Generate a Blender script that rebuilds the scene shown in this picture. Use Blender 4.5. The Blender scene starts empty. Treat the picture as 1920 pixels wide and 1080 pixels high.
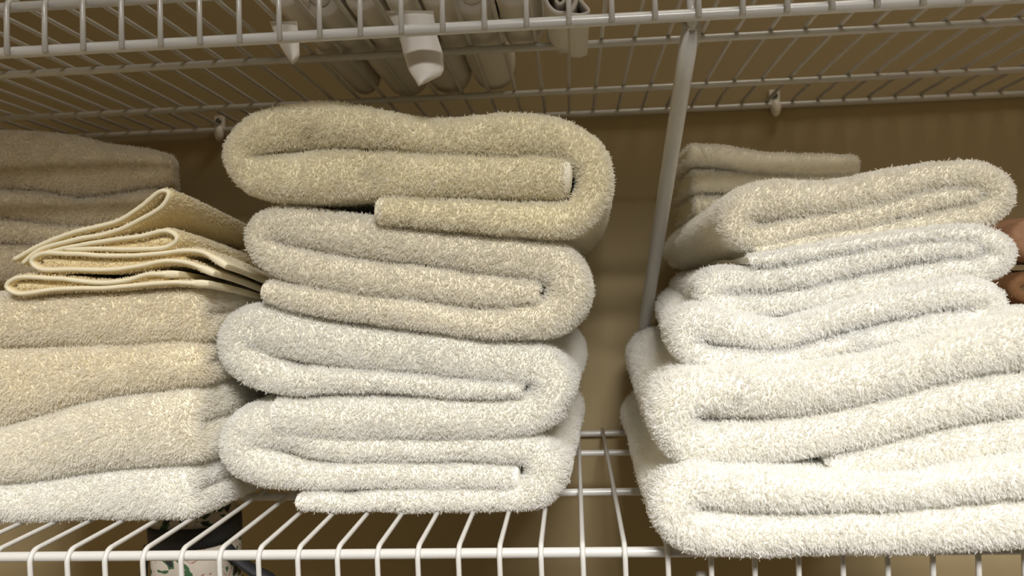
import bpy, bmesh, math, random
import numpy as np
from mathutils import Matrix, Vector, noise

random.seed(7)
rng = np.random.default_rng(7)
scene = bpy.context.scene
C = scene.collection

# ------------------------------------------------------------------ camera
F_PX = 1393.1
CAM = np.array([0.3562, -0.4535, 0.1716])
PITCH, ROLL, YAW = -0.0179, 0.0389, 0.0829
def _rot():
    cx, cy, cz = math.cos(PITCH), math.cos(ROLL), math.cos(YAW)
    sx, sy, sz = math.sin(PITCH), math.sin(ROLL), math.sin(YAW)
    Rx = np.array([[1, 0, 0], [0, cx, -sx], [0, sx, cx]])
    Ry = np.array([[cy, 0, sy], [0, 1, 0], [-sy, 0, cy]])
    Rz = np.array([[cz, -sz, 0], [sz, cz, 0], [0, 0, 1]])
    return Rz @ Rx @ Ry
ROT = _rot()
cd = bpy.data.cameras.new('camera'); cam = bpy.data.objects.new('camera', cd); C.objects.link(cam)
cd.sensor_width = 36.0; cd.lens = F_PX / 1920 * 36.0; cd.clip_start = 0.01
mw = Matrix([list(r) for r in ROT]).to_4x4() @ Matrix.Rotation(math.pi / 2, 4, 'X')
mw.translation = Vector(CAM)
cam.matrix_world = mw
cd.dof.use_dof = True; cd.dof.focus_distance = 0.50; cd.dof.aperture_fstop = 9.0
scene.camera = cam

# ------------------------------------------------------------------ light
world = bpy.data.worlds.new('world'); scene.world = world; world.use_nodes = True
bg = world.node_tree.nodes['Background']
bg.inputs[0].default_value = (1.0, 0.83, 0.58, 1); bg.inputs[1].default_value = 0.05
def area_light(name, loc, target, size, size_y, power, col):
    ld = bpy.data.lights.new(name, 'AREA'); ld.shape = 'RECTANGLE'; ld.size = size; ld.size_y = size_y
    ld.energy = power; ld.color = col
    o = bpy.data.objects.new(name, ld); C.objects.link(o); o.location = loc
    o.rotation_euler = (Vector(target) - Vector(loc)).to_track_quat('-Z', 'Y').to_euler()
    return o
area_light('room_ceiling_lamp', (0.66, -1.42, 1.40), (0.30, 0.0, 0.05), 0.70, 0.62, 108, (1.0, 0.975, 0.935))
area_light('closet_ceiling_lamp', (0.80, -0.16, 1.56), (0.8, -0.05, 0.0), 0.50, 0.30, 4.6, (1.0, 0.93, 0.80))
scene.view_settings.view_transform = 'Standard'
try: scene.view_settings.look = 'None'
except Exception: pass
scene.view_settings.gamma = 1.0
scene.view_settings.use_curve_mapping = False
scene.view_settings.exposure = 0.10
scene.cycles.diffuse_bounces = 5

# ------------------------------------------------------------------ helpers
def at(px, py, Y):
    """photo pixel -> point on the vertical plane at depth Y (metres)"""
    d = ROT @ np.array([(px - 960) / F_PX, 1.0, -(py - 540) / F_PX])
    return CAM + d * ((Y - CAM[1]) / d[1])
def pxm(Y):                       # pixels per metre at depth Y
    return F_PX / (Y - CAM[1])

def link(name, me, mat=None, parent=None):
    o = bpy.data.objects.new(name, me); C.objects.link(o)
    if mat and not me.materials: me.materials.append(mat)
    if parent: o.parent = parent
    return o
def tag(o, label, cat, group=None):
    o['label'] = label; o['category'] = cat
    if group: o['group'] = group
    return o
def struct(o, label=None):
    o['kind'] = 'structure'
    if label: o['label'] = label
    return o
def empty(name, loc=(0, 0, 0)):
    o = bpy.data.objects.new(name, None); C.objects.link(o); o.location = loc
    o.empty_display_size = 0.02
    return o
def mesh_from(name, V, Fc, smooth=True):
    A = np.asarray(V, float); q = np.array([f for f in Fc if len(f) == 4])      # closed shells: make the faces look outwards
    if len(q):
        c = A - A.mean(0)
        vol = (np.cross(c[q[:, 0]], c[q[:, 1]]) * c[q[:, 2]]).sum() + (np.cross(c[q[:, 0]], c[q[:, 2]]) * c[q[:, 3]]).sum()
        if vol < 0: Fc = [tuple(f)[::-1] for f in Fc]
    me = bpy.data.meshes.new(name)
    me.from_pydata([tuple(map(float, v)) for v in V], [], [tuple(f) for f in Fc]); me.update()
    if smooth: me.polygons.foreach_set('use_smooth', [True] * len(me.polygons))
    return me
def box_mesh(name, lo, hi, bevel=0.0):
    bm = bmesh.new(); bmesh.ops.create_cube(bm, size=1.0)
    for v in bm.verts:
        v.co = Vector([(lo[i] + hi[i]) / 2 + v.co[i] * (hi[i] - lo[i]) for i in range(3)])
    if bevel: bmesh.ops.bevel(bm, geom=bm.edges[:], offset=bevel, segments=3, affect='EDGES', profile=0.5)
    me = bpy.data.meshes.new(name); bm.to_mesh(me); bm.free(); return me

def tube_data(P, r, seg=10, caps=True, squash=None):
    P = np.asarray(P, float); n = len(P)
    T = np.gradient(P, axis=0); T /= np.linalg.norm(T, axis=1)[:, None]
    up = np.array([0, 0, 1.0]) if abs(T[0][2]) < 0.9 else np.array([1.0, 0, 0])
    N = np.cross(T[0], up); N /= np.linalg.norm(N)
    V = []; Fc = []
    rr = np.full(n, r) if np.isscalar(r) else np.asarray(r)
    for i in range(n):
        N = N - T[i] * (N @ T[i]); N /= np.linalg.norm(N); B = np.cross(T[i], N)
        for k in range(seg):
            a = 2 * math.pi * k / seg
            V.append(P[i] + rr[i] * (math.cos(a) * N + math.sin(a) * B * (squash or 1.0)))
    for i in range(n - 1):
        for k in range(seg):
            k2 = (k + 1) % seg
            Fc.append((i * seg + k, i * seg + k2, (i + 1) * seg + k2, (i + 1) * seg + k))
    if caps:
        Fc.append(tuple(range(seg))[::-1]); Fc.append(tuple((n - 1) * seg + k for k in range(seg)))
    return V, Fc
def tube(name, P, r, seg=10, squash=None):
    return mesh_from(name, *tube_data(P, r, seg, True, squash))

def catmull(P, step, closed=False):
    """resample a control polyline (any dims) by centripetal-ish Catmull-Rom at ~step spacing (first 2 dims)"""
    P = np.asarray(P, float); n = len(P)
    Q = np.vstack([2 * P[0] - P[1], P, 2 * P[-1] - P[-2]])
    fine = []
    for i in range(1, n):
        p0, p1, p2, p3 = Q[i - 1], Q[i], Q[i + 1], Q[i + 2]
        d0 = max(np.linalg.norm((p1 - p0)[:2]), 1e-9) ** .5; d1 = max(np.linalg.norm((p2 - p1)[:2]), 1e-9) ** .5
        d2 = max(np.linalg.norm((p3 - p2)[:2]), 1e-9) ** .5
        m1 = (p1 - p0) / d0 - (p2 - p0) / (d0 + d1) + (p2 - p1) / d1
        m2 = (p2 - p1) / d1 - (p3 - p1) / (d1 + d2) + (p3 - p2) / d2
        m1 = m1 * d1; m2 = m2 * d1
        for t in np.linspace(0, 1, 24, endpoint=False):
            fine.append((2 * t**3 - 3 * t**2 + 1) * p1 + (t**3 - 2 * t**2 + t) * m1 + (-2 * t**3 + 3 * t**2) * p2 + (t**3 - t**2) * m2)
    fine.append(P[-1]); fine = np.array(fine)
    L = np.concatenate([[0], np.cumsum(np.linalg.norm(np.diff(fine[:, :2], axis=0), axis=1))])
    m = max(4, int(round(L[-1] / step)) + 1)
    s = np.linspace(0, L[-1], m)
    return np.stack([np.interp(s, L, fine[:, k]) for k in range(P.shape[1])], 1), L[-1]

# ------------------------------------------------------------------ materials
def nodes(name):
    m = bpy.data.materials.new(name); m.use_nodes = True
    nt = m.node_tree; return m, nt, nt.nodes['Principled BSDF']
def noise_mix(nt, b, c1, c2, scale, detail=4, coord='Object', lo=0.35, hi=0.65):
    tc = nt.nodes.new('ShaderNodeTexCoord'); nz = nt.nodes.new('ShaderNodeTexNoise')
    nz.inputs['Scale'].default_value = scale; nz.inputs['Detail'].default_value = detail
    cr = nt.nodes.new('ShaderNodeValToRGB')
    cr.color_ramp.elements[0].position = lo; cr.color_ramp.elements[0].color = (*c1, 1)
    cr.color_ramp.elements[1].position = hi; cr.color_ramp.elements[1].color = (*c2, 1)
    nt.links.new(tc.outputs[coord], nz.inputs['Vector']); nt.links.new(nz.outputs['Fac'], cr.inputs['Fac'])
    nt.links.new(cr.outputs['Color'], b.inputs['Base Color'])
    return tc, nz, cr
def add_bump(nt, b, scale, strength, dist=0.001, detail=3):
    tc = nt.nodes.new('ShaderNodeTexCoord'); nz = nt.nodes.new('ShaderNodeTexNoise')
    nz.inputs['Scale'].default_value = scale; nz.inputs['Detail'].default_value = detail
    bp = nt.nodes.new('ShaderNodeBump'); bp.inputs['Strength'].default_value = strength; bp.inputs['Distance'].default_value = dist
    nt.links.new(tc.outputs['Object'], nz.inputs['Vector']); nt.links.new(nz.outputs['Fac'], bp.inputs['Height'])
    nt.links.new(bp.outputs['Normal'], b.inputs['Normal'])
FIBRE = {}
def terry(name, c1, c2, spec=0.15):
    m, nt, b = nodes(name)                       # ground colour creamier than the loops, imitating warm light bounced in creases
    noise_mix(nt, b, [c1[0], c1[1] * .965, c1[2] * .86], [c2[0], c2[1] * .965, c2[2] * .86], 220, 3)
    b.inputs['Roughness'].default_value = 0.8
    b.inputs['Specular IOR Level'].default_value = spec
    # the loops: thin cotton yarn that lets light through
    f, nt, b = nodes(name + '_fibre')
    tc, nz, cr = noise_mix(nt, b, [min(0.985, 1 - (1 - c) * 0.62) for c in c1], [min(0.985, 1 - (1 - c) * 0.55) for c in c2], 260, 2)
    b.inputs['Roughness'].default_value = 0.65; b.inputs['Specular IOR Level'].default_value = 0.12
    tr = nt.nodes.new('ShaderNodeBsdfTranslucent'); mx = nt.nodes.new('ShaderNodeMixShader'); mx.inputs[0].default_value = 0.5
    out = nt.nodes['Material Output']
    nt.links.new(cr.outputs['Color'], tr.inputs['Color'])
    nt.links.new(b.outputs[0], mx.inputs[1]); nt.links.new(tr.outputs[0], mx.inputs[2]); nt.links.new(mx.outputs[0], out.inputs['Surface'])
    FIBRE[name] = f
    return m
M = {}
M['white'] = terry('terry_white', (0.865, 0.86, 0.83), (0.895, 0.89, 0.865))
M['bright'] = terry('terry_bright_white', (0.88, 0.88, 0.865), (0.915, 0.915, 0.905))
M['ivory'] = terry('terry_ivory', (0.85, 0.805, 0.645), (0.88, 0.84, 0.69))
M['ivory_shade'] = terry('terry_ivory_shade', (0.66, 0.59, 0.45), (0.70, 0.63, 0.49))  # ivory towels at back left, base colour lowered to stand in for shade
M['natural'] = terry('terry_natural', (0.845, 0.815, 0.73), (0.875, 0.85, 0.775))
M['cream'] = terry('terry_cream', (0.845, 0.79, 0.655), (0.87, 0.82, 0.69))
M['wash'] = terry('terry_washcloth_cream', (0.81, 0.715, 0.48), (0.85, 0.76, 0.53))
def woven(name, c, scale=900, rough=0.8):
    m, nt, b = nodes(name); b.inputs['Base Color'].default_value = (*c, 1)
    b.inputs['Roughness'].default_value = rough; b.inputs['Specular IOR Level'].default_value = 0.2
    add_bump(nt, b, scale, 0.35, 0.0006); return m
M['hem'] = woven('woven_hem', (0.86, 0.84, 0.77))
M['hem_ivory'] = woven('woven_hem_ivory', (0.84, 0.79, 0.65))
M['hem_cream'] = woven('woven_hem_cream', (0.84, 0.765, 0.565))
M['cotton'] = woven('cotton_sheet', (0.70, 0.67, 0.63), 140, 0.7)
M['cotton2'] = woven('cotton_sheet_ivory', (0.70, 0.66, 0.61), 140, 0.7)
M['blanket2'] = terry('blanket_dark_brown', (0.22, 0.115, 0.06), (0.26, 0.14, 0.075))
M['blanket'] = terry('blanket_brown', (0.36, 0.20, 0.13), (0.42, 0.25, 0.17))
m, nt, b = nodes('white_vinyl_wire'); M['wire'] = m
b.inputs['Base Color'].default_value = (0.56, 0.55, 0.53, 1); b.inputs['Roughness'].default_value = 0.32
b.inputs['Coat Weight'].default_value = 0.3; b.inputs['Coat Roughness'].default_value = 0.15
m, nt, b = nodes('wall_paint'); M['wall'] = m
noise_mix(nt, b, (0.395, 0.315, 0.18), (0.42, 0.335, 0.193), 3.0, 3)
b.inputs['Roughness'].default_value = 0.85; b.inputs['Specular IOR Level'].default_value = 0.2
add_bump(nt, b, 260, 0.12, 0.0008)
m, nt, b = nodes('plastic_clip'); M['clip'] = m
b.inputs['Base Color'].default_value = (0.78, 0.74, 0.68, 1); b.inputs['Roughness'].default_value = 0.4
m, nt, b = nodes('screw_steel'); M['steel'] = m
b.inputs['Base Color'].default_value = (0.18, 0.18, 0.18, 1); b.inputs['Metallic'].default_value = 0.9; b.inputs['Roughness'].default_value = 0.25
m, nt, b = nodes('floor_carpet'); M['floor'] = m
noise_mix(nt, b, (0.075, 0.06, 0.045), (0.10, 0.08, 0.06), 60)
b.inputs['Roughness'].default_value = 0.95
m, nt, b = nodes('black_webbing'); M['black'] = m
b.inputs['Base Color'].default_value = (0.012, 0.012, 0.014, 1); b.inputs['Roughness'].default_value = 0.7
m, nt, b = nodes('bag_print'); M['print'] = m
tc = nt.nodes.new('ShaderNodeTexCoord'); vz = nt.nodes.new('ShaderNodeTexNoise'); vz.inputs['Scale'].default_value = 34; vz.inputs['Detail'].default_value = 2.5; vz.inputs['Distortion'].default_value = 1.6
cr = nt.nodes.new('ShaderNodeValToRGB'); cr.color_ramp.interpolation = 'CONSTANT'
e = cr.color_ramp.elements; e[0].position = 0.0; e[0].color = (0.012, 0.012, 0.012, 1); e[1].position = 0.40; e[1].color = (0.03, 0.085, 0.035, 1)
x = e.new(0.45); x.color = (0.44, 0.39, 0.33, 1); x = e.new(0.60); x.color = (0.25, 0.10, 0.06, 1); x = e.new(0.62); x.color = (0.42, 0.37, 0.31, 1); x = e.new(0.68); x.color = (0.02, 0.02, 0.02, 1)
nt.links.new(tc.outputs['Object'], vz.inputs['Vector']); nt.links.new(vz.outputs['Fac'], cr.inputs['Fac']); nt.links.new(cr.outputs['Color'], b.inputs['Base Color'])
b.inputs['Roughness'].default_value = 0.8

# ------------------------------------------------------------------ the closet
D = 0.3347; M1 = 0.1245; M2 = 0.2495          # shelf depth and cross rods
WALL = D + 0.0045
FLOOR = -1.30; CEIL = 1.62; XL = -0.55; XR = 1.30; FRONT = -0.62
def wall(name, lo, hi, mat='wall'):
    return struct(link(name, box_mesh(name, lo, hi), M[mat]))
wall('wall_back', (XL - .1, WALL, FLOOR - .05), (XR + .1, WALL + 0.1, CEIL + .05))
wall('wall_left', (XL - .1, FRONT - .1, FLOOR - .05), (XL, WALL, CEIL + .05))
wall('wall_right', (XR, FRONT - .1, FLOOR - .05), (XR + .1, WALL, CEIL + .05))
wall('ceiling', (XL, FRONT - .1, CEIL), (XR, WALL, CEIL + .05))
wall('floor', (XL - 1.0, -3.0, FLOOR - .05), (XR + 1.0, WALL, FLOOR), 'floor')
SHADE_EDGE = 0.745
wall('added_header', (XL, FRONT - .1, SHADE_EDGE), (XR, FRONT, CEIL))          # unseen door header, added to keep the room lamp off the upper towels

# ------------------------------------------------------------------ wire shelves
ZU = 0.3523; LIP = 0.0292; S = 0.0254; R_ROD = 0.0032; R_W = 0.0017
ZX, ZY, YX = -0.01054, -0.04168, 0.00323
UX = 0.3
def upper(X, Y, Z=0.0):          # point in the upper shelf's own frame -> world
    return np.array([X, Y + YX * (X - UX), ZU + Z + ZX * (X - UX) + ZY * Y])
def upper_hit(px, py, Z=0.0064):
    d = ROT @ np.array([(px - 960) / F_PX, 1.0, -(py - 540) / F_PX])
    n = np.array([-ZX, -ZY, 1.0]); c = ZU + Z - ZX * UX
    t = (c - n @ CAM) / (n @ d)
    return CAM + d * t
def wire_mesh(lip):
    P = [(0, D, R_ROD + R_W), (0, 0.22, R_ROD + R_W), (0, 0.1, R_ROD + R_W), (0, 0.012, R_ROD + R_W)]
    r = 0.0075; yc = -R_ROD - R_W + r; zc = R_ROD + R_W - r
    for k in range(0, 7):
        a = math.pi / 2 + k / 6 * math.pi / 2
        P.append((0, yc + r * math.cos(a), zc + r * math.sin(a)))
    P += [(0, -R_ROD - R_W, -0.012), (0, -R_ROD - R_W, -lip - R_ROD * 0.9)]
    return tube('deck_wire', P, R_W, 8)
def rod(name, x0, x1, y, z, parent, r=R_ROD):
    n = 9
    return link(name, tube(name, [(x0 + (x1 - x0) * i / (n - 1), y, z) for i in range(n)], r, 12), M['wire'], parent)
def wire_shelf(root, xoff, i0, i1, label, group):
    tag(root, label, 'wire shelf', group)
    x0 = xoff + i0 * S - 0.012; x1 = xoff + i1 * S + 0.012
    rod('front_rod', x0, x1, 0, 0, root); rod('lip_rod', x0, x1, 0, -LIP, root, 0.0036)
    rod('cross_rod', x0, x1, M1, 0, root, 0.0030); rod('cross_rod', x0, x1, M2, 0, root, 0.0030)
    rod('back_rod', x0, x1, D, 0, root, 0.0032)
    wm = wire_mesh(LIP)
    for i in range(i0, i1 + 1):
        w = link('deck_wire', wm, M['wire'], root); w.location.x = xoff + i * S
lower_shelf = empty('wire_shelf')
wire_shelf(lower_shelf, 0.0, -10, 34, 'white wire shelf carrying the stacks of folded towels', 'white wire closet shelves')
upper_shelf = empty('wire_shelf')
xa = Vector((1, YX, ZX)).normalized(); ya = Vector((0, 1, ZY)); ya = (ya - xa * ya.dot(xa)).normalized(); za = xa.cross(ya)
mm = Matrix((xa, ya, za)).transposed().to_4x4(); mm.translation = Vector((UX, 0, ZU))
wire_shelf(upper_shelf, 0.0041 - UX, -10, 34, 'white wire shelf above the towels, holding folded pillowcases', 'white wire closet shelves')
upper_shelf.matrix_world = mm

def wall_clip(px, py, parent):
    p = upper_hit(px, py, 0.0); X = p[0] - UX
    P = []
    # hooked body round the back rod, with a screw tab above
    bm = bmesh.new()
    bmesh.ops.create_uvsphere(bm, u_segments=16, v_segments=10, radius=1.0)
    for v in bm.verts:
        v.co = Vector((v.co.x * 0.0052 + X, v.co.y * 0.0058 + D - 0.002, v.co.z * 0.0088 - 0.0035))
    me = bpy.data.meshes.new('wall_clip'); bm.to_mesh(me); bm.free()
    me.polygons.foreach_set('use_smooth', [True] * len(me.polygons))
    c = link('wall_clip', me, M['clip'], parent); c['label'] = 'white plastic clip holding the back rod to the wall'
    t = link('screw_tab', box_mesh('screw_tab', (X - 0.006, D - 0.001, 0.000), (X + 0.005, D + 0.0035, 0.016), 0.001), M['clip'], c)
    bm = bmesh.new(); bmesh.ops.create_uvsphere(bm, u_segments=14, v_segments=8, radius=0.0036)
    for v in bm.verts: v.co = Vector((v.co.x + X - 0.001, v.co.y * 0.6 + D - 0.001, v.co.z + 0.0095))
    me = bpy.data.meshes.new('screw'); bm.to_mesh(me); bm.free(); me.polygons.foreach_set('use_smooth', [True] * len(me.polygons))
    link('screw', me, M['steel'], c)
wall_clip(1453, 200, upper_shelf); wall_clip(412, 243, upper_shelf)

def brace(Xb, Yt, Zt, Yb, Zb, label, dX=0.0):
    t = tag(empty('shelf_brace', (Xb, Yb, Zb)), label, 'brace', 'diagonal shelf braces')
    dY, dZ = Yt - Yb, Zt - Zb
    n = 10
    link('pole', tube('pole', [(dX * k / n, dY * k / n, dZ * k / n) for k in range(n + 1)], 0.0058, 16, None), M['wire'], t)
    link('foot_plate', box_mesh('foot_plate', (-0.008, -0.004, -0.022), (0.008, WALL - Yb - .0004, 0.004), 0.0015), M['wire'], t)
    hook = [(dX, dY - 0.0, dZ - 0.004), (dX, dY - 0.004, dZ + 0.004), (dX, dY - 0.004, dZ + 0.010), (dX, dY + 0.002, dZ + 0.014)]
    link('hook', tube('hook', hook, 0.0035, 10), M['wire'], t)
# upper brace: hangs on the lip rod of the upper shelf and runs back and down to the wall
XB = at(1298, 32, 0.004)[0]
ztop = upper(XB, 0.0, -LIP)[2]
foot = at(1197, 680, WALL - 0.008)
brace(foot[0], 0.0065, ztop - 0.002, WALL - 0.008, foot[2], 'white diagonal brace running from upper shelf lip down behind the right towels', XB - foot[0])
XB2 = at(1318, 1064, 0.0)[0]
brace(XB2, 0.0065, -LIP - 0.002, WALL - 0.008, -0.24, 'white diagonal brace under the lower shelf beneath the right towel stack')

# ------------------------------------------------------------------ folded cloth builder
DECK = 0.0069
def superfront(n, k, R):
    """cross-profile from t=+1 to t=-1: list of (t, e) with e the set-back of the rounded front edge"""
    out = []
    for i in range(k + 1):
        a = math.pi * i / k
        c, s = math.cos(a), math.sin(a)
        t = math.copysign(abs(c) ** (2 / n), c); e = 1 - abs(s) ** (2 / n)
        out.append((t, e))
    return out
def ribbon(path, depth, step=0.0030, nexp=2.6, Rf=0.75, ksec=12, esteps=None, end_round=True):
    """path: rows (a, b, h) in metres. returns verts as (a, b, e), faces, n_rings"""
    P, L = catmull(path, step)
    T = np.gradient(P[:, :2], axis=0); T /= np.linalg.norm(T, axis=1)[:, None]
    Nn = np.stack([-T[:, 1], T[:, 0]], 1)
    h = P[:, 2]
    fr = superfront(nexp, ksec, 1)
    if esteps is None:
        esteps = [0.004, 0.009, 0.015, 0.022, 0.030, 0.042, 0.058, 0.080, 0.108, 0.14, 0.175, 0.21, 0.245, 0.28]
    es = [e for e in esteps if e < depth - 0.004] + [depth]
    prof = [(1.0, 1.0, e) for e in es[::-1]] + [(t, e, 0.0) for t, e in fr] + [(-1.0, 1.0, e) for e in es]
    K = len(prof); V = []
    n = len(P)
    def ring(i, scale, shift):
        for t, e1, eb in prof:
            hh = h[i] * scale
            R = Rf * min(h[i], 0.012) + 0.25 * Rf * max(h[i] - 0.012, 0)
            q = P[i, :2] + Nn[i] * t * hh + T[i] * shift
            e = R * e1 + eb if scale == 1.0 else R * (1 - (1 - e1) * scale) + eb
            V.append((q[0], q[1], e))
    rings = 0
    if end_round:
        for sc, sh in ((0.55, -0.85), (0.86, -0.5)):
            ring(0, sc, sh * h[0] * 0.22); rings += 1
    for i in range(n): ring(i, 1.0, 0.0); rings += 1
    if end_round:
        for sc, sh in ((0.86, 0.5), (0.55, 0.85)):
            ring(n - 1, sc, sh * h[-1] * 0.22); rings += 1
    Fc = []
    for i in range(rings - 1):
        for k in range(K):
            k2 = (k + 1) % K
            Fc.append((i * K + k, (i + 1) * K + k, (i + 1) * K + k2, i * K + k2))
    Fc.append(tuple(range(K))); Fc.append(tuple((rings - 1) * K + k for k in range(K))[::-1])
    return np.array(V), Fc, P, T, Nn

def wobble(V, amp, seed):
    s1, s2 = 1 / 0.040, 1 / 0.013
    out = V.copy(); off = Vector((seed * 3.71, seed * 1.37, seed * 2.11))
    for i, v in enumerate(V):
        p = Vector(v)
        a = noise.noise_vector(p * s1 + off); c = noise.noise_vector(p * s2 + off)
        out[i] += amp * np.array(a) + 0.38 * amp * np.array(c)
    return out

def pile(o, W, density=1.9e6, length=0.0020, radius=0.00018, seed=1, comb=0.42, mat=None):
    """terry loops: one hair-curve part grown on the cloth's surface; W (per vertex) thins them out"""
    me = o.data; r = np.random.default_rng(seed)
    n = len(me.vertices)
    co = np.empty(n * 3); me.vertices.foreach_get('co', co); co = co.reshape(-1, 3)
    no = np.empty(n * 3); me.vertices.foreach_get('normal', no); no = no.reshape(-1, 3)
    quads = np.array([p.vertices[:] for p in me.polygons if len(p.vertices) == 4])
    tri = np.vstack([quads[:, [0, 1, 2]], quads[:, [0, 2, 3]]])
    ar = 0.5 * np.linalg.norm(np.cross(co[tri[:, 1]] - co[tri[:, 0]], co[tri[:, 2]] - co[tri[:, 0]]), axis=1)
    pw = ar * W[tri].mean(1); tot = pw.sum(); N = max(50, int(tot * density))
    f = r.choice(len(tri), N, p=pw / tot)
    u, v = r.random(N), r.random(N); fl = u + v > 1; u[fl], v[fl] = 1 - u[fl], 1 - v[fl]
    bc = np.stack([1 - u - v, u, v], 1)[:, :, None]
    P0 = (co[tri[f]] * bc).sum(1); Nn = (no[tri[f]] * bc).sum(1)
    Nn /= np.linalg.norm(Nn, axis=1)[:, None] + 1e-9
    off = Vector((seed * 1.3, 0.7 * seed, 2.1))
    tv = np.array([noise.noise_vector(Vector(c) * 85 + off) for c in co])
    Tt = (tv[tri[f]] * bc).sum(1) * comb * 1.7 + r.normal(0, 0.15, (N, 3))
    Dd = Nn + Tt - 0.6 * Nn * (Tt * Nn).sum(1)[:, None]
    Dd /= np.linalg.norm(Dd, axis=1)[:, None] + 1e-9
    Cc = r.normal(0, 1, (N, 3)); Cc -= Dd * (Cc * Dd).sum(1)[:, None]; Cc /= np.linalg.norm(Cc, axis=1)[:, None] + 1e-9
    L = (length * r.uniform(0.6, 1.15, N))[:, None]
    big = (r.random(N) < 0.04)[:, None]; L = np.where(big, L * 1.4, L)       # a few longer, thicker loops
    pts = np.stack([P0 - Nn * 0.0002, P0 + Dd * L * 0.42 + Cc * L * 0.03, P0 + Dd * L * 0.80 + Cc * L * 0.16, P0 + Dd * L * 0.99 + Cc * L * 0.36], 1)
    rad = radius * np.where(big, 1.5, r.uniform(0.75, 1.2, N)[:, None]) * np.array([1.0, 1.0, 0.9, 0.55])
    hc = bpy.data.hair_curves.new('terry_pile'); hc.add_curves([4] * N)
    hc.attributes['position'].data.foreach_set('vector', pts.astype(np.float32).ravel())
    ra = hc.attributes.get('radius') or hc.attributes.new('radius', 'FLOAT', 'POINT')
    ra.data.foreach_set('value', rad.astype(np.float32).ravel())
    hc.materials.append(mat or FIBRE[me.materials[0].name])
    h = bpy.data.objects.new('terry_pile', hc); C.objects.link(h); h.parent = o
    h['kind'] = 'stuff'
    return tot, N

TOWELS = []
HAIRLOG = []
def towel(name, path_px, Yf, depth, mat, label, cat, group, seed, back=(0, 0), hem_start=False, hem_end=False,
          amp=0.0016, hmat='hem', nexp=2.3, Rf=1.0, dens=1.75e6, length=0.0028, side=0.25, hfac=1.0, dents=()):
    """towel whose folded end faces the room: path in photo pixels measured at depth Yf"""
    k = pxm(Yf)
    path = []
    for x, y, h in path_px:
        p = at(x, y, Yf); path.append((p[0], p[2], max(h / k * hfac - 0.0014, 0.002)))
    V, Fc, P, T, Nn = ribbon(path, depth, nexp=nexp, Rf=Rf)
    e = V[:, 2].copy()
    W3 = np.stack([V[:, 0], Yf + V[:, 2], V[:, 1]], 1)
    for dx_, dy_, dr, dd_ in dents:           # soft hollows pressed into the folded end
        c_ = at(dx_, dy_, Yf); g_ = np.exp(-((V[:, 0] - c_[0]) ** 2 + (V[:, 1] - c_[2]) ** 2) / (dr / k) ** 2)
        W3[:, 1] += dd_ * g_ * np.clip(1 - e / 0.03, 0, 1)
    f = np.clip((e - 0.01) / max(depth - 0.01, 1e-3), 0, 1)
    W3[:, 0] += back[0] * f; W3[:, 2] += back[1] * f
    W3 = wobble(W3, amp, seed)
    on = W3[:, 1] > -0.008
    W3[on, 2] = np.maximum(W3[on, 2], DECK)
    base = W3.min(0); org = np.array([path_mean(P)[0], Yf + depth / 2, base[2]])
    me = mesh_from(name, W3 - org, Fc)
    o = link(name, me, M[mat]); o.location = org
    tag(o, label, cat, group)
    wgt = np.where(e < 0.006, 1.0, np.where(e < 0.03, 0.7, side))
    # no loops where a layer lies against another layer of the same towel
    K = sum(1 for q in Fc if 0 in q and len(q) == 4) and (Fc[-1][0] - Fc[-1][-1] + 1)
    ctr = np.stack([V[:, 0], V[:, 1]], 1)
    deep = np.nonzero(e > 0.0105)[0]
    nr = len(P)
    for vi in deep:
        i = min(max(vi // K - 2, 0), nr - 1)
        out = V[vi, :2] - P[i, :2]; l = np.linalg.norm(out)
        q = V[vi, :2] + out / max(l, 1e-6) * 0.005
        dd = np.linalg.norm(P[:, :2] - q, axis=1) - P[:, 2]
        far = np.abs(np.arange(nr) - i) * 0.003 > 2.2 * P[i, 2]
        if far.any() and dd[far].min() < 0: wgt[vi] = 0.0
    A, cnt = pile(o, wgt, density=dens, length=length, seed=seed)
    HAIRLOG.append((label, round(A, 3), cnt, round(float(base[2]), 4)))
    for flag, i, sgn in ((hem_start, 0, -1), (hem_end, -1, 1)):
        if not flag: continue
        h = P[i, 2]; t = T[i] * sgn
        c0, c1 = h * 0.10, h * 0.10 + 0.0022
        hp = [(P[i, 0] - t[0] * 0.001, P[i, 1] - t[1] * 0.001, h * 0.97),
              (P[i, 0] + t[0] * c0, P[i, 1] + t[1] * c0, h * 1.0),
              (P[i, 0] + t[0] * c1, P[i, 1] + t[1] * c1, h * 0.96)]
        hv, hf, _, _, _ = ribbon(hp, min(depth, 0.16), step=0.0018, nexp=nexp, Rf=Rf)
        H3 = np.stack([hv[:, 0], Yf - 0.0006 + hv[:, 2], hv[:, 1]], 1)
        H3 = wobble(H3, amp, seed)
        link('hem', mesh_from('hem', H3 - org, hf), M['hem_ivory' if mat in ('ivory', 'natural') else 'hem'], o)
    TOWELS.append(o)
    return o
def path_mean(P):
    return (P[:, 0].mean(), P[:, 1].min())

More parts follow.
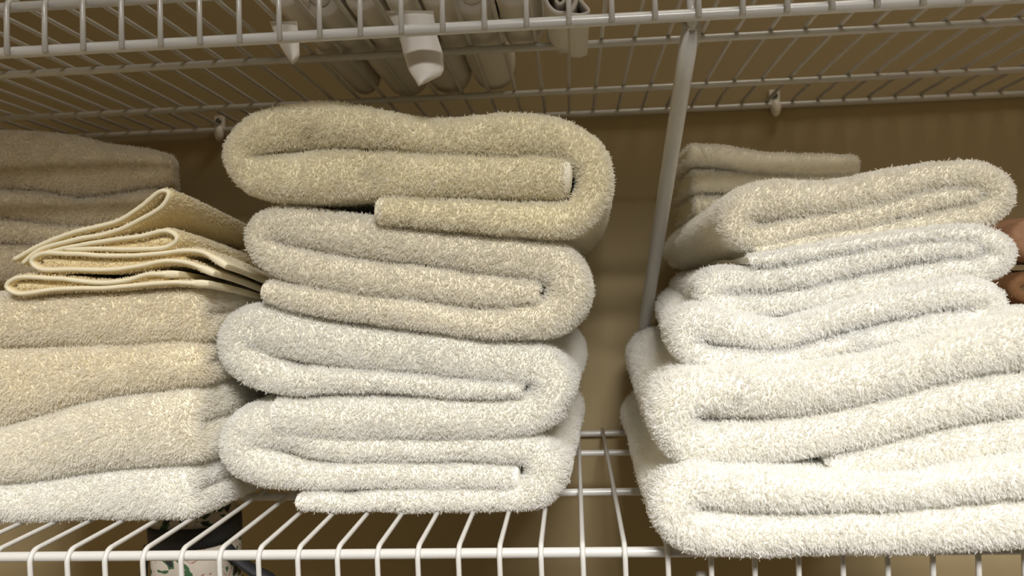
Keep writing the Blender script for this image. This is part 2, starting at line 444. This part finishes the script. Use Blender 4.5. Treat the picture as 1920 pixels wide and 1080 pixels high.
def slab_towel(name, zb, zt, x_left, x_right, Yf, depth, mat, label, cat, group, seed, flat=0.68, layers=2, amp=0.0018,
               dens=1.75e6, length=0.0028, skew=0.0, side=0.5):
    """towel whose long fold faces the room: U fold in depth, its layered end on the right.
    zb / zt: photo polylines of its lower and upper edge at depth Yf"""
    def edge(pl):
        pts = np.array([at(x, y, Yf) for x, y in pl]); return pts[:, 0], pts[:, 2]
    bx, bz = edge(zb); tx, tz = edge(zt)
    X1 = at(x_right, (zb[-1][1] + zt[-1][1]) / 2, Yf)[0]; X0 = at(x_left, (zb[0][1] + zt[0][1]) / 2, Yf)[0]
    H = float(np.mean(np.interp([X0, (X0 + X1) / 2, X1], tx, tz) - np.interp([X0, (X0 + X1) / 2, X1], bx, bz)))
    h = H / 4
    path = [(depth, h, h), (depth * .6, h * .98, h), (0.07, h, h), (H * .62, h, h), (h * 1.25, h * 1.3, h * 1.0), (h, 2 * h, h * 0.98),
            (h * 1.25, 2.7 * h, h * 1.0), (H * .62, 3 * h, h), (0.07, 3 * h, h), (depth * .6, 3.02 * h, h), (depth, 3 * h, h)]
    V, Fc, P, T, Nn = ribbon(path, X1 - X0, nexp=2.5, Rf=0.9, esteps=[0.004, 0.009, 0.015, 0.022, 0.03, 0.04, 0.052, 0.066, 0.082, 0.1, 0.12, 0.14, 0.16, 0.18, 0.2, 0.22, 0.24, 0.26, 0.28])
    a, b_, e = V[:, 0].copy(), V[:, 1].copy(), V[:, 2].copy()
    cut = H * 0.5
    a = np.where(a < cut, cut - (cut - a) * flat, a) - cut * (1 - flat)
    X = X1 - e + skew * np.maximum(a, 0)
    zlo = np.interp(X, bx, bz); zhi = np.interp(X, tx, tz)
    Z = zlo + (zhi - zlo) * (b_ / H)
    W3 = np.stack([X, Yf + a, Z], 1)
    W3 = wobble(W3, amp, seed)
    W3[:, 2] = np.maximum(W3[:, 2], DECK)
    org = np.array([(X0 + X1) / 2, Yf + depth / 2, W3[:, 2].min()])
    o = link(name, mesh_from(name, W3 - org, Fc), M[mat]); o.location = org
    tag(o, label, cat, group)
    wgt = np.where(a < 0.03, 1.0, 0.0); wgt = np.where(e < 0.03, np.where(a < 0.12, 0.9, 0.5), wgt); wgt[e > 0.25] *= 0.3
    # the inner faces of the fold and the hidden top and bottom get none
    A, cnt = pile(o, wgt, density=dens, length=length, seed=seed)
    HAIRLOG.append((label, round(A, 3), cnt, round(float(org[2]), 4)))
    TOWELS.append(o)
    return o

# ------------------------------------------------------------------ middle stack (four towels)
GM = 'towels of the middle stack'
YM = 0.056
towel('bath_towel', [(1054, 329, 42), (960, 327, 43), (800, 328, 44), (680, 322, 46), (590, 326, 50), (520, 330, 44), (466, 322, 38), (443, 292, 33), (466, 255, 40),
                     (560, 232, 44), (680, 236, 38), (800, 252, 36), (950, 250, 43), (1050, 262, 40), (1103, 300, 38), (1112, 358, 36), (1075, 404, 33), (980, 409, 31), (860, 404, 29), (780, 396, 28), (712, 394, 29)],
      YM - 0.012, 0.225, 'ivory', 'cream terry bath towel on top of the middle stack, loosely folded with a tucked flap', 'towel', GM, 11,
      back=(0.004, -0.010), hem_start=True, hem_end=True,
      dents=((574, 262, 20, 0.006), (690, 330, 38, 0.006), (545, 285, 14, 0.005), (800, 228, 50, 0.003)))
towel('bath_towel', [(496, 547, 20), (560, 560, 27), (620, 571, 29), (806, 596, 29), (960, 607, 32), (1040, 592, 40), (1068, 545, 44), (1045, 498, 42), (990, 484, 42), (870, 470, 37), (678, 444, 42), (559, 424, 40),
                     (500, 421, 35), (478, 444, 30), (500, 478, 31), (559, 498, 35), (678, 519, 35), (870, 540, 34), (960, 550, 29), (1008, 552, 24)],
      YM - 0.004, 0.23, 'natural', 'off-white terry bath towel second from the top of the middle stack', 'towel', GM, 12, back=(0.003, -0.002), hem_start=True)
towel('bath_towel', [(516, 786, 38), (600, 786, 43), (800, 788, 43), (940, 786, 41), (1010, 768, 42), (1034, 727, 44), (1015, 692, 42), (960, 682, 43), (880, 673, 44), (730, 658, 44), (605, 643, 45), (500, 620, 50), (448, 626, 47), (442, 662, 45), (478, 693, 41),
                     (530, 712, 30), (605, 714, 26), (730, 719, 19), (880, 731, 17), (975, 732, 12)],
      YM, 0.235, 'white', 'white terry bath towel third down the middle stack, thick flap with a hem', 'towel', GM, 13, back=(0.012, 0.0), hem_start=True)
towel('bath_towel', [(562, 943, 15), (620, 945, 19), (660, 947, 17), (720, 943, 22), (840, 941, 25), (940, 939, 27), (1005, 925, 38), (1026, 888, 42), (1000, 850, 34), (930, 842, 27), (760, 842, 27), (600, 835, 30), (520, 806, 46), (458, 810, 45), (446, 846, 45), (485, 876, 42),
                     (580, 894, 29), (700, 894, 28), (860, 897, 27), (963, 898, 26)],
      YM + 0.003, 0.235, 'white', 'white terry bath towel at the bottom of the middle stack, tail on the wires', 'towel', GM, 14, back=(0.014, 0.004), hem_start=True, hem_end=True, dents=((655, 935, 16, 0.004),))

# ------------------------------------------------------------------ right stack (five towels)
GR = 'towels of the right stack'
YR = -0.026
towel('bath_towel', [(1838, 364, 13), (1760, 376, 18), (1674, 392, 19), (1560, 417, 18), (1480, 432, 20), (1420, 442, 25), (1384, 424, 33), (1402, 386, 34), (1452, 374, 37), (1546, 374, 33), (1674, 346, 30), (1780, 328, 25), (1850, 332, 27),
                     (1883, 364, 31), (1855, 398, 24), (1760, 415, 17), (1640, 432, 14), (1520, 452, 13), (1420, 466, 11)],
      YR + 0.052, 0.25, 'natural', 'off-white terry towel on top of the right stack, folded into a narrow loop', 'towel', GR, 21, back=(-0.004, -0.012))
towel('bath_towel', [(1836, 466, 14), (1740, 466, 19), (1631, 488, 23), (1503, 515, 23), (1400, 526, 22), (1352, 530, 27), (1333, 549, 29), (1356, 570, 25), (1420, 572, 22), (1503, 564, 23), (1631, 538, 22), (1780, 507, 22),
                     (1855, 500, 27), (1883, 474, 28), (1850, 446, 19), (1760, 438, 13), (1640, 455, 13), (1520, 474, 13), (1412, 489, 11)],
      YR + 0.044, 0.26, 'bright', 'white terry towel second from the top of the right stack, with a loose hem flap', 'towel', GR, 22, back=(0.018, -0.003), hem_end=True)
towel('bath_towel', [(1640, 637, 17), (1560, 655, 17), (1470, 676, 18), (1380, 677, 20), (1312, 668, 26), (1285, 634, 34), (1312, 607, 38), (1380, 617, 32), (1461, 628, 28), (1525, 612, 26), (1589, 595, 26), (1680, 574, 25), (1759, 557, 25), (1830, 552, 30), (1866, 575, 34), (1835, 603, 26), (1759, 612, 24), (1680, 628, 20), (1600, 645, 18)],
      YR + 0.030, 0.27, 'bright', 'bright white terry towel third from the top of the right stack, ribbed by tight loops', 'towel', GR, 23, back=(0.023, 0.004))
towel('bath_towel', [(1990, 726, 38), (1914, 744, 41), (1746, 768, 41), (1601, 808, 39), (1466, 829, 43), (1360, 836, 40), (1290, 832, 44), (1262, 788, 46), (1284, 748, 48), (1360, 740, 47), (1466, 738, 46), (1601, 722, 46), (1746, 685, 42), (1914, 646, 52), (2010, 640, 52),
                     (2060, 706, 52), (2030, 790, 42), (1914, 824, 36), (1746, 853, 38), (1649, 868, 30), (1600, 876, 23), (1562, 879, 17)],
      YR + 0.012, 0.28, 'white', 'thick white terry bath towel second from the bottom of the right stack, deep crease', 'towel', GR, 24, back=(0.008, 0.004), hem_end=False, dents=((1335, 790, 20, 0.007), (1385, 760, 18, 0.004)))
towel('bath_towel', [(2050, 880, 40), (1914, 900, 40), (1746, 924, 33), (1601, 928, 34), (1466, 923, 43), (1361, 922, 44), (1296, 922, 46), (1266, 958, 47), (1300, 1000, 44), (1380, 1010, 44), (1466, 1010, 43), (1601, 1006, 43), (1746, 1001, 43), (1914, 990, 45), (2050, 982, 45)],
      YR, 0.29, 'white', 'thick white terry bath towel at the bottom of the right stack overhanging the shelf front', 'towel', GR, 25, back=(0.003, 0.0))
# towels at the back of the shelf, on the rear of the right stack
towel('hand_towel', [(1296, 286, 19), (1350, 291, 20), (1420, 301, 19), (1500, 307, 20), (1560, 310, 20), (1606, 308, 17)],
      0.19, 0.10, 'natural', 'small cream towel lying flat on top of the towels against the back wall', 'towel', 'towels against the back wall', 31, dens=1.3e6)
towel('hand_towel', [(1308, 390, 24), (1400, 390, 24), (1560, 384, 24), (1640, 366, 24), (1600, 345, 22), (1450, 342, 22), (1304, 338, 22)],
      0.195, 0.11, 'natural', 'cream towel folded once under the small flat towel at the back wall', 'towel', 'towels against the back wall', 32, dens=1.3e6)

# ------------------------------------------------------------------ left stack
GL = 'towels of the left stack'
YL = 0.045
slab_towel('bath_towel', [(-140, 652), (0, 651), (200, 649), (365, 640)], [(-140, 556), (0, 553), (200, 548), (370, 538)], -130, 372, YL, 0.24, 'cream',
           'cream terry bath towel under the washcloths on the left stack', 'towel', GL, 41, skew=0.10)
slab_towel('bath_towel', [(-140, 830), (0, 806), (80, 778), (150, 758), (250, 739), (370, 726)], [(-140, 652), (0, 651), (200, 649), (365, 640)], -130, 366, YL - .002, 0.24, 'cream',
           'cream terry bath towel second from the top of the left stack, sagging to one side', 'towel', GL, 42, skew=0.12)
slab_towel('bath_towel', [(-140, 918), (0, 910), (100, 900), (200, 886), (370, 876)], [(-140, 830), (0, 806), (80, 778), (150, 758), (250, 739), (370, 726)], -130, 358, YL - .004, 0.25, 'natural',
           'ivory terry bath towel second from the bottom of the left stack, wedge-shaped fold', 'towel', GL, 43, skew=0.16)
slab_towel('bath_towel', [(-140, 984), (0, 984), (150, 981), (370, 978)], [(-140, 918), (0, 910), (100, 900), (200, 886), (370, 876)], -130, 350, YL, 0.25, 'white',
           'off-white terry bath towel at the bottom of the left stack on the wires', 'towel', GL, 44, skew=0.22)
# towels further back on the left
GB = 'towels behind the washcloths'
YB = 0.15
slab_towel('bath_towel', [(-100, 356), (0, 358), (80, 361), (130, 375), (210, 364), (320, 344)], [(-100, 236), (0, 240), (100, 250), (160, 264), (250, 276), (325, 296)], -90, 328, YB, 0.15, 'ivory_shade',
           'ivory towel in a shade-darkened colour, topmost behind the washcloths, close under the upper shelf', 'towel', GB, 51, flat=0.9, skew=-0.55, dens=1.3e6)
slab_towel('bath_towel', [(-100, 408), (0, 410), (80, 420), (150, 424), (300, 415)], [(-100, 356), (0, 358), (80, 361), (130, 375), (210, 364), (320, 344)], -90, 300, YB, 0.15, 'ivory_shade',
           'ivory towel in a shade-darkened colour, directly below the topmost towel behind the washcloths', 'towel', GB, 52, flat=0.9, skew=-0.55, dens=1.3e6)
slab_towel('bath_towel', [(-100, 448), (0, 453), (80, 458), (300, 460)], [(-100, 408), (0, 410), (80, 420), (150, 424), (300, 415)], -90, 280, YB, 0.15, 'ivory_shade',
           'ivory towel in a shade-darkened colour, third down behind the washcloths, thin and flat', 'towel', GB, 53, flat=0.9, skew=-0.55, dens=1.3e6)
slab_towel('bath_towel', [(-100, 528), (0, 528), (300, 524)], [(-100, 448), (0, 453), (80, 458), (300, 460)], -90, 285, YB, 0.15, 'ivory_shade',
           'ivory towel in a shade-darkened colour, lowest behind the washcloths, lying on the left stack', 'towel', GB, 54, flat=0.9, skew=-0.55, dens=1.3e6)

# washcloths: thin cloths with a bound edge
def washcloth(path_px, Yf, depth, label, seed, back, ends=(True, True), inner=None):
    k = pxm(Yf)
    path = [(at(x, y, Yf)[0], at(x, y, Yf)[2], h / k) for x, y, h in path_px]
    V, Fc, P, T, Nn = ribbon(path, depth, step=0.0025, nexp=2.0, Rf=0.9, ksec=8)
    e = V[:, 2].copy()
    W3 = np.stack([V[:, 0], Yf + V[:, 2], V[:, 1]], 1)
    f = np.clip(e / depth, 0, 1)
    # the right-hand side droops towards the back
    xr = np.clip((W3[:, 0] - at(150, 500, Yf)[0]) / 0.09, 0, 1.3)
    W3[:, 0] += back[0] * f; W3[:, 2] += back[1] * f ** 1.2 * xr
    W3 = wobble(W3, 0.0007, seed)
    org = np.array([P[:, 0].mean(), Yf + depth / 2, W3[:, 2].min()])
    o = link('washcloth', mesh_from('washcloth', W3 - org, Fc), M['wash']); o.location = org
    tag(o, label, 'washcloth', 'washcloths on the left stack')
    wgt = np.where((e > 0.0035) & (e < 0.05), 1.0, np.where(e < 0.0035, 0.0, 0.8))
    pile(o, wgt * 0.6, density=1.3e6, length=0.0013, radius=0.00024, seed=seed)
    Q = [(p[0], Yf + 0.0007, p[1]) for p in P]
    Q = wobble(np.array(Q), 0.0007, seed) - org
    link('hem', tube('hem', Q, 0.0016, 8), M['hem_cream'], o)['label'] = 'pale bound edge of the washcloth'
    if inner:
        ip = [(at(x, y, Yf)[0], at(x, y, Yf)[2], h / k) for x, y, h in inner]
        iv, if_, _, _, _ = ribbon(ip, depth * .9, step=0.003, nexp=2.2, Rf=0.7, ksec=8)
        I3 = np.stack([iv[:, 0], Yf + 0.0045 + iv[:, 2], iv[:, 1]], 1)
        f = np.clip(iv[:, 2] / depth, 0, 1); xr = np.clip((I3[:, 0] - at(150, 500, Yf)[0]) / 0.09, 0, 1.3)
        I3[:, 0] += back[0] * f; I3[:, 2] += back[1] * f ** 1.2 * xr
        I3 = wobble(I3, 0.0007, seed + 3)
        io = link('inner_fold', mesh_from('inner_fold', I3 - org, if_), M['wash'], o)
        pile(io, np.where(iv[:, 2] < 0.012, 1.0, 0.0), density=1.3e6, length=0.0014, radius=0.00022, seed=seed + 5)
    for on, i, sg in ((ends[0], 0, -1), (ends[1], -1, 1)):
        if on:
            t = T[i] * sg
            hp = [(P[i, 0] - t[0] * .004, P[i, 1] - t[1] * .004, P[i, 2] * 1.15), (P[i, 0] + t[0] * .003, P[i, 1] + t[1] * .003, P[i, 2] * 1.5), (P[i, 0] + t[0] * .0085, P[i, 1] + t[1] * .0085, P[i, 2] * 1.25)]
            hv, hf, _, _, _ = ribbon(hp, depth * .97, step=0.0014, nexp=2.2, Rf=0.9, ksec=8)
            H3 = np.stack([hv[:, 0], Yf - 0.0008 + hv[:, 2], hv[:, 1]], 1)
            f = np.clip(hv[:, 2] / depth, 0, 1); xr = np.clip((H3[:, 0] - at(150, 500, Yf)[0]) / 0.09, 0, 1.3)
            H3[:, 0] += back[0] * f; H3[:, 2] += back[1] * f ** 1.2 * xr
            link('hem', mesh_from('hem', H3 - org, hf), M['hem_cream'], o)
    return o
YW = 0.043
washcloth([(24, 487, 5), (78, 458, 5), (135, 437, 5), (221, 413, 5), (265, 386, 5), (302, 358, 5), (316, 360, 5), (306, 384, 5), (262, 412, 5), (208, 435, 5), (130, 452, 5), (70, 470, 5), (40, 494, 5)],
          YW, 0.135, 'cream washcloth topmost on the left stack, raised in a peaked fold', 61, (0.004, -0.030), (False, False))
washcloth([(74, 478, 5), (130, 463, 5), (200, 452, 5), (260, 444, 5), (315, 433, 5), (333, 446, 5), (318, 461, 5), (260, 468, 5), (182, 467, 5), (120, 467, 4)],
          YW, 0.14, 'cream washcloth with one rounded fold just below the peaked washcloth', 62, (0.004, -0.028), (False, False), inner=[(130, 466, 2), (220, 459, 6), (300, 450, 8), (316, 447, 7)])
washcloth([(404, 487, 5), (380, 473, 5), (350, 470, 5), (290, 476, 5), (208, 480, 5), (130, 476, 5), (72, 477, 5), (57, 490, 5), (70, 503, 5), (130, 505, 5), (208, 506, 5), (260, 499, 5), (312, 489, 5), (355, 494, 5), (380, 504, 5)],
          YW - .001, 0.14, 'cream washcloth with two rolled hem ends, second from the bottom of the washcloths', 63, (0.004, -0.026), inner=[(74, 490, 9), (140, 491, 10), (220, 493, 9), (290, 485, 4), (340, 481, 6)])
washcloth([(312, 514, 5), (275, 515, 5), (234, 526, 5), (182, 530, 5), (104, 523, 5), (28, 521, 5), (9, 536, 5), (26, 549, 5), (104, 543, 5), (195, 540, 5), (260, 534, 5), (330, 530, 5), (368, 531, 5)],
          YW - .002, 0.14, 'cream washcloth at the bottom of the washcloths, lying on the cream bath towel', 64, (0.004, -0.022), inner=[(26, 535, 8), (100, 534, 7), (180, 535, 3), (260, 525, 6), (310, 522, 5)])

# ------------------------------------------------------------------ linen on the upper shelf
GP = 'pillowcases standing on the upper shelf'
def pillowcase(pxl, pxr, yb_px, depth, label, seed, tilt=0.0, height=0.085, mat='cotton'):
    a = upper_hit(pxl, yb_px); c = upper_hit(pxr, yb_px)
    Yf = (a[1] + c[1]) / 2; w = (c[0] - a[0]) * 0.985; xc = (a[0] + c[0]) / 2
    zb = upper(xc, Yf, 0.0064)[2] + 0.0006
    org = np.array([xc, Yf, zb])
    root = tag(empty('pillowcase', org), label, 'pillowcase', GP)
    def U(name, w, h, lift, top, dy, dep, m, sd):
        r = w / 2 - h
        path = [(-w / 2 + h + tilt * top, top, h), (-w / 2 + h + tilt * top * .5, top * .55, h), (-r, lift + h + r * .9, h), (-r * .72, lift + h + r * .28, h), (0, lift + h, h), (r * .72, lift + h + r * .28, h), (r, lift + h + r * .9, h),
                (w / 2 - h + tilt * top * .5, top * .55, h), (w / 2 - h + tilt * top, top, h)]
        V, Fc, P, T, Nn = ribbon(path, dep, step=0.003, nexp=2.2, Rf=1.0, ksec=8)
        W3 = np.stack([V[:, 0], V[:, 2] + dy, V[:, 1] + ZY * V[:, 2]], 1)
        # belly sags a little between the wires, ends narrow towards the back
        W3 = wobble(W3, 0.0011, sd)
        W3[:, 2] = np.maximum(W3[:, 2], ZY * (W3[:, 1]) + lift * .0 + 0.0002)
        return link(name, mesh_from(name, W3, Fc), m, root)
    U('outer_fold', w, w * 0.16, 0.0, height, 0.0, depth, M[mat], seed)
    U('inner_fold', w * 0.66, w * 0.155, w * 0.30, height * .96, -0.004, depth * .9, M[mat], seed + 1)
    return root
cols = [(497, 564, 14, 0.095), (566, 639, 34, 0.085), (641, 713, 22, 0.09), (715, 781, 14, 0.09), (783, 849, 12, 0.088), (851, 922, 30, 0.075), (924, 1014, 14, 0.08)]
names = ['white cotton pillowcase at the end of the row nearest the small hanging corner', 'white cotton pillowcase second in the row, folded front low over the lip',
         'white cotton pillowcase between the low-fronted one and the one with a hanging flap', 'white cotton pillowcase with a broad corner hanging down through the shelf wires',
         'white cotton pillowcase just beside the broad hanging flap', 'white cotton pillowcase with a rounded front beside the widest one', 'widest folded cotton pillowcase, beside the rolled one']
cases = []
for i, ((a, c, yb, dp), nm) in enumerate(zip(cols, names)):
    cases.append(pillowcase(a, c, yb, dp, nm, 70 + 3 * i, tilt=-0.10 if i < 3 else 0.0, mat='cotton' if i % 2 else 'cotton2', height=0.075 + 0.006 * (i % 3)))
back_cols = [(585, 655, 112, 0.10), (657, 752, 106, 0.115), (754, 852, 102, 0.11), (854, 950, 100, 0.10)]
back_names = ['shaded cotton pillowcase at the narrow end of the back row', 'shaded cotton pillowcase in the back row beside the narrow end one',
              'shaded cotton pillowcase in the back row, right behind the broad hanging flap', 'shaded cotton pillowcase at the wide end of the back row']
for i, ((a, c, yb, dp), nm) in enumerate(zip(back_cols, back_names)):
    pillowcase(a, c, yb, dp, nm, 170 + 3 * i, mat='cotton2', height=0.07 + 0.005 * (i % 2))
def flap(parent, outline, Yt, Yb, name='hanging_corner', thick=0.0016):
    """a corner of cloth dropping between two deck wires: outline in photo pixels, with real thickness and a soft bow"""
    n = len(outline); V = []; ys = [o[1] for o in outline]; y0, y1 = min(ys), max(ys)
    rows = 14; cols_ = 10; grid = []
    left = [o for o in outline if o[2] == 'l']; right = [o for o in outline if o[2] == 'r']
    for r in range(rows + 1):
        y = y0 + (y1 - y0) * r / rows
        xl = np.interp(y, [p[1] for p in left], [p[0] for p in left]); xr = np.interp(y, [p[1] for p in right], [p[0] for p in right])
        for c_ in range(cols_ + 1):
            u = c_ / cols_; Y = Yt + (Yb - Yt) * r / rows - 0.004 * math.sin(math.pi * u) * (0.4 + 0.6 * r / rows)
            V.append(at(xl + (xr - xl) * u, y, Y))
    V = np.array(V); m = len(V)
    Vb = V.copy(); Vb[:, 1] += thick
    Fc = []
    W = cols_ + 1
    for r in range(rows):
        for c_ in range(cols_):
            q = (r * W + c_, r * W + c_ + 1, (r + 1) * W + c_ + 1, (r + 1) * W + c_)
            Fc.append(q[::-1]); Fc.append(tuple(i + m for i in q))
    rim = [c_ for c_ in range(W)] + [r * W + W - 1 for r in range(1, rows + 1)] + [rows * W + c_ for c_ in range(W - 2, -1, -1)] + [r * W for r in range(rows - 1, 0, -1)]
    for i in range(len(rim)):
        j = (i + 1) % len(rim); Fc.append((rim[i], rim[j], rim[j] + m, rim[i] + m))
    A = np.vstack([V, Vb]) - np.array(parent.location)
    return link(name, mesh_from(name, A, Fc), M['cotton'], parent)
flap(cases[3], [(722, 20, 'l'), (748, 62, 'l'), (756, 100, 'l'), (766, 132, 'l'), (784, 160, 'l'), (812, 20, 'r'), (818, 62, 'r'), (830, 100, 'r'), (832, 138, 'r'), (784.5, 161, 'r')], 0.018, 0.022)
flap(cases[0], [(505, 40, 'l'), (520, 78, 'l'), (536, 104, 'l'), (547, 119, 'l'), (556, 40, 'r'), (560, 78, 'r'), (561, 106, 'r'), (548, 120, 'r')], 0.020, 0.024)
# the rolled case at the right end of the row
def rolled_case():
    Yf = 0.055
    o0 = at(1050, 20, Yf); zb = upper(o0[0], Yf, 0.0064)[2]
    root = tag(empty('pillowcase', (o0[0], Yf, zb)), 'loosely rolled cotton pillowcase with an open spiral end showing at the row end', 'pillowcase', GP)
    k = pxm(Yf)
    def rib(name, pts, h, dep, mat):
        path = [(at(x, y, Yf)[0] - o0[0], at(x, y, Yf)[2] - zb, h) for x, y in pts]
        V, Fc, P, T, Nn = ribbon(path, dep, step=0.0016, nexp=2.0, Rf=0.8, ksec=6)
        W3 = np.stack([V[:, 0], V[:, 2], V[:, 1] + ZY * V[:, 2]], 1)
        W3 = wobble(W3, 0.0006, 88)
        return link(name, mesh_from(name, W3, Fc), mat, root)
    # the shelf deck is above y=0 in the photo here, so the roll bulges just inside the lip
    rib('outer_turn', [(1082, -70), (1040, -62), (1022, -30), (1026, 4), (1044, 22), (1068, 20), (1080, 0), (1078, -40)], 0.0015, 0.075, M['cotton'])
    rib('inner_turn', [(1046, -50), (1041, -20), (1048, 6), (1058, 2), (1056, -24), (1051, -40)], 0.0011, 0.07, M['cotton2'])
    rib('tail', [(1080, -10), (1094, 6), (1104, 20), (1090, 26), (1068, 25)], 0.0011, 0.085, M['cotton'])
rolled_case()

# ------------------------------------------------------------------ things at the edges of the picture
towel('folded_blanket', [(2080, 425, 22), (1940, 428, 22), (1914, 449, 20), (1938, 471, 20), (2080, 474, 20)],
      0.16, 0.14, 'blanket', 'pinkish brown folded cloth behind the right towel stack', 'cloth', 'brown cloths by the right stack', 81, dens=2e4, length=0.0006)
towel('folded_blanket', [(2080, 520, 15), (1925, 524, 15), (1906, 541, 14), (1926, 558, 14), (2080, 562, 15)],
      0.165, 0.14, 'blanket2', 'dark brown folded cloth lying under the pinkish brown cloth', 'cloth', 'brown cloths by the right stack', 82, dens=2e4, length=0.0006)

towel('folded_blanket', [(2080, 622, 40), (1965, 626, 42), (1932, 672, 42), (1965, 716, 44), (2070, 720, 44), (2104, 768, 42), (2060, 816, 46), (1945, 822, 48)],
      0.165, 0.15, 'blanket2', 'thick dark brown folded blanket on the wires beneath the two brown cloths', 'blanket', None, 83, dens=2e4, length=0.0006)

def tote_bag():
    Yb = 0.10
    a = at(262, 1010, Yb); c = at(402, 1010, Yb)
    xc = (a[0] + c[0]) / 2; w = c[0] - a[0]; ztop = at(330, 1003, Yb)[2]
    root = tag(empty('tote_bag', (xc, Yb + 0.03, ztop - 0.26)), 'black-trimmed tote bag with a green and white print hanging under the lower shelf', 'bag')
    H = 0.26; n = 20
    def shell(z0, z1, grow, mat, name, rows=10):
        V = []; Fc = []; K = 32
        for r in range(rows + 1):
            z = z0 + (z1 - z0) * r / rows; g = grow(r / rows)
            for k in range(K):
                t = 2 * math.pi * k / K
                cx = math.copysign(abs(math.cos(t)) ** .6, math.cos(t)); sy = math.copysign(abs(math.sin(t)) ** .7, math.sin(t))
                V.append((cx * w / 2 * g, sy * 0.03 * g, z))
        for r in range(rows):
            for k in range(K):
                k2 = (k + 1) % K; Fc.append((r * K + k, r * K + k2, (r + 1) * K + k2, (r + 1) * K + k))
        Fc.append(tuple(range(K))[::-1]); Fc.append(tuple(rows * K + k for k in range(K)))
        V = wobble(np.array(V), 0.0015, 5)
        return link(name, mesh_from(name, V, Fc), mat, root)
    shell(0, H - 0.006, lambda u: 1.22 - 0.2 * u, M['print'], 'body')
    shell(H - 0.012, H + 0.004, lambda u: 1.06, M['black'], 'rim_band', 3)
    shell(H + 0.004, H + 0.016, lambda u: 1.0 - .12 * u, M['print'], 'upper_panel', 3)
    def strap(pts, r, nm, sq=0.4):
        P, _ = catmull(np.array(pts), 0.004); link(nm, tube(nm, P, r, 10, sq), M['black'], root)
    strap([(w * .42, -0.01, H - 0.01), (w * .44, 0.0, H + 0.02), (w * .40, 0.012, H + 0.034), (w * .1, 0.02, H + 0.038), (-w * .38, 0.012, H + 0.03), (-w * .45, 0.0, H + 0.005)], 0.0055, 'handle', 0.6)
    strap([(w * .45, -0.012, H - 0.012), (w * .62, -0.015, H - 0.022), (w * .85, -0.014, H - 0.034), (w * 1.15, -0.01, H - 0.05), (w * 1.3, -0.005, H - 0.09)], 0.0055, 'shoulder_strap', 0.6)
    strap([(-w * .5, -0.02, H - 0.012), (-w * .56, -0.022, H - 0.04), (-w * .58, -0.022, H - 0.09)], 0.0035, 'side_piping', 0.8)
tote_bag()
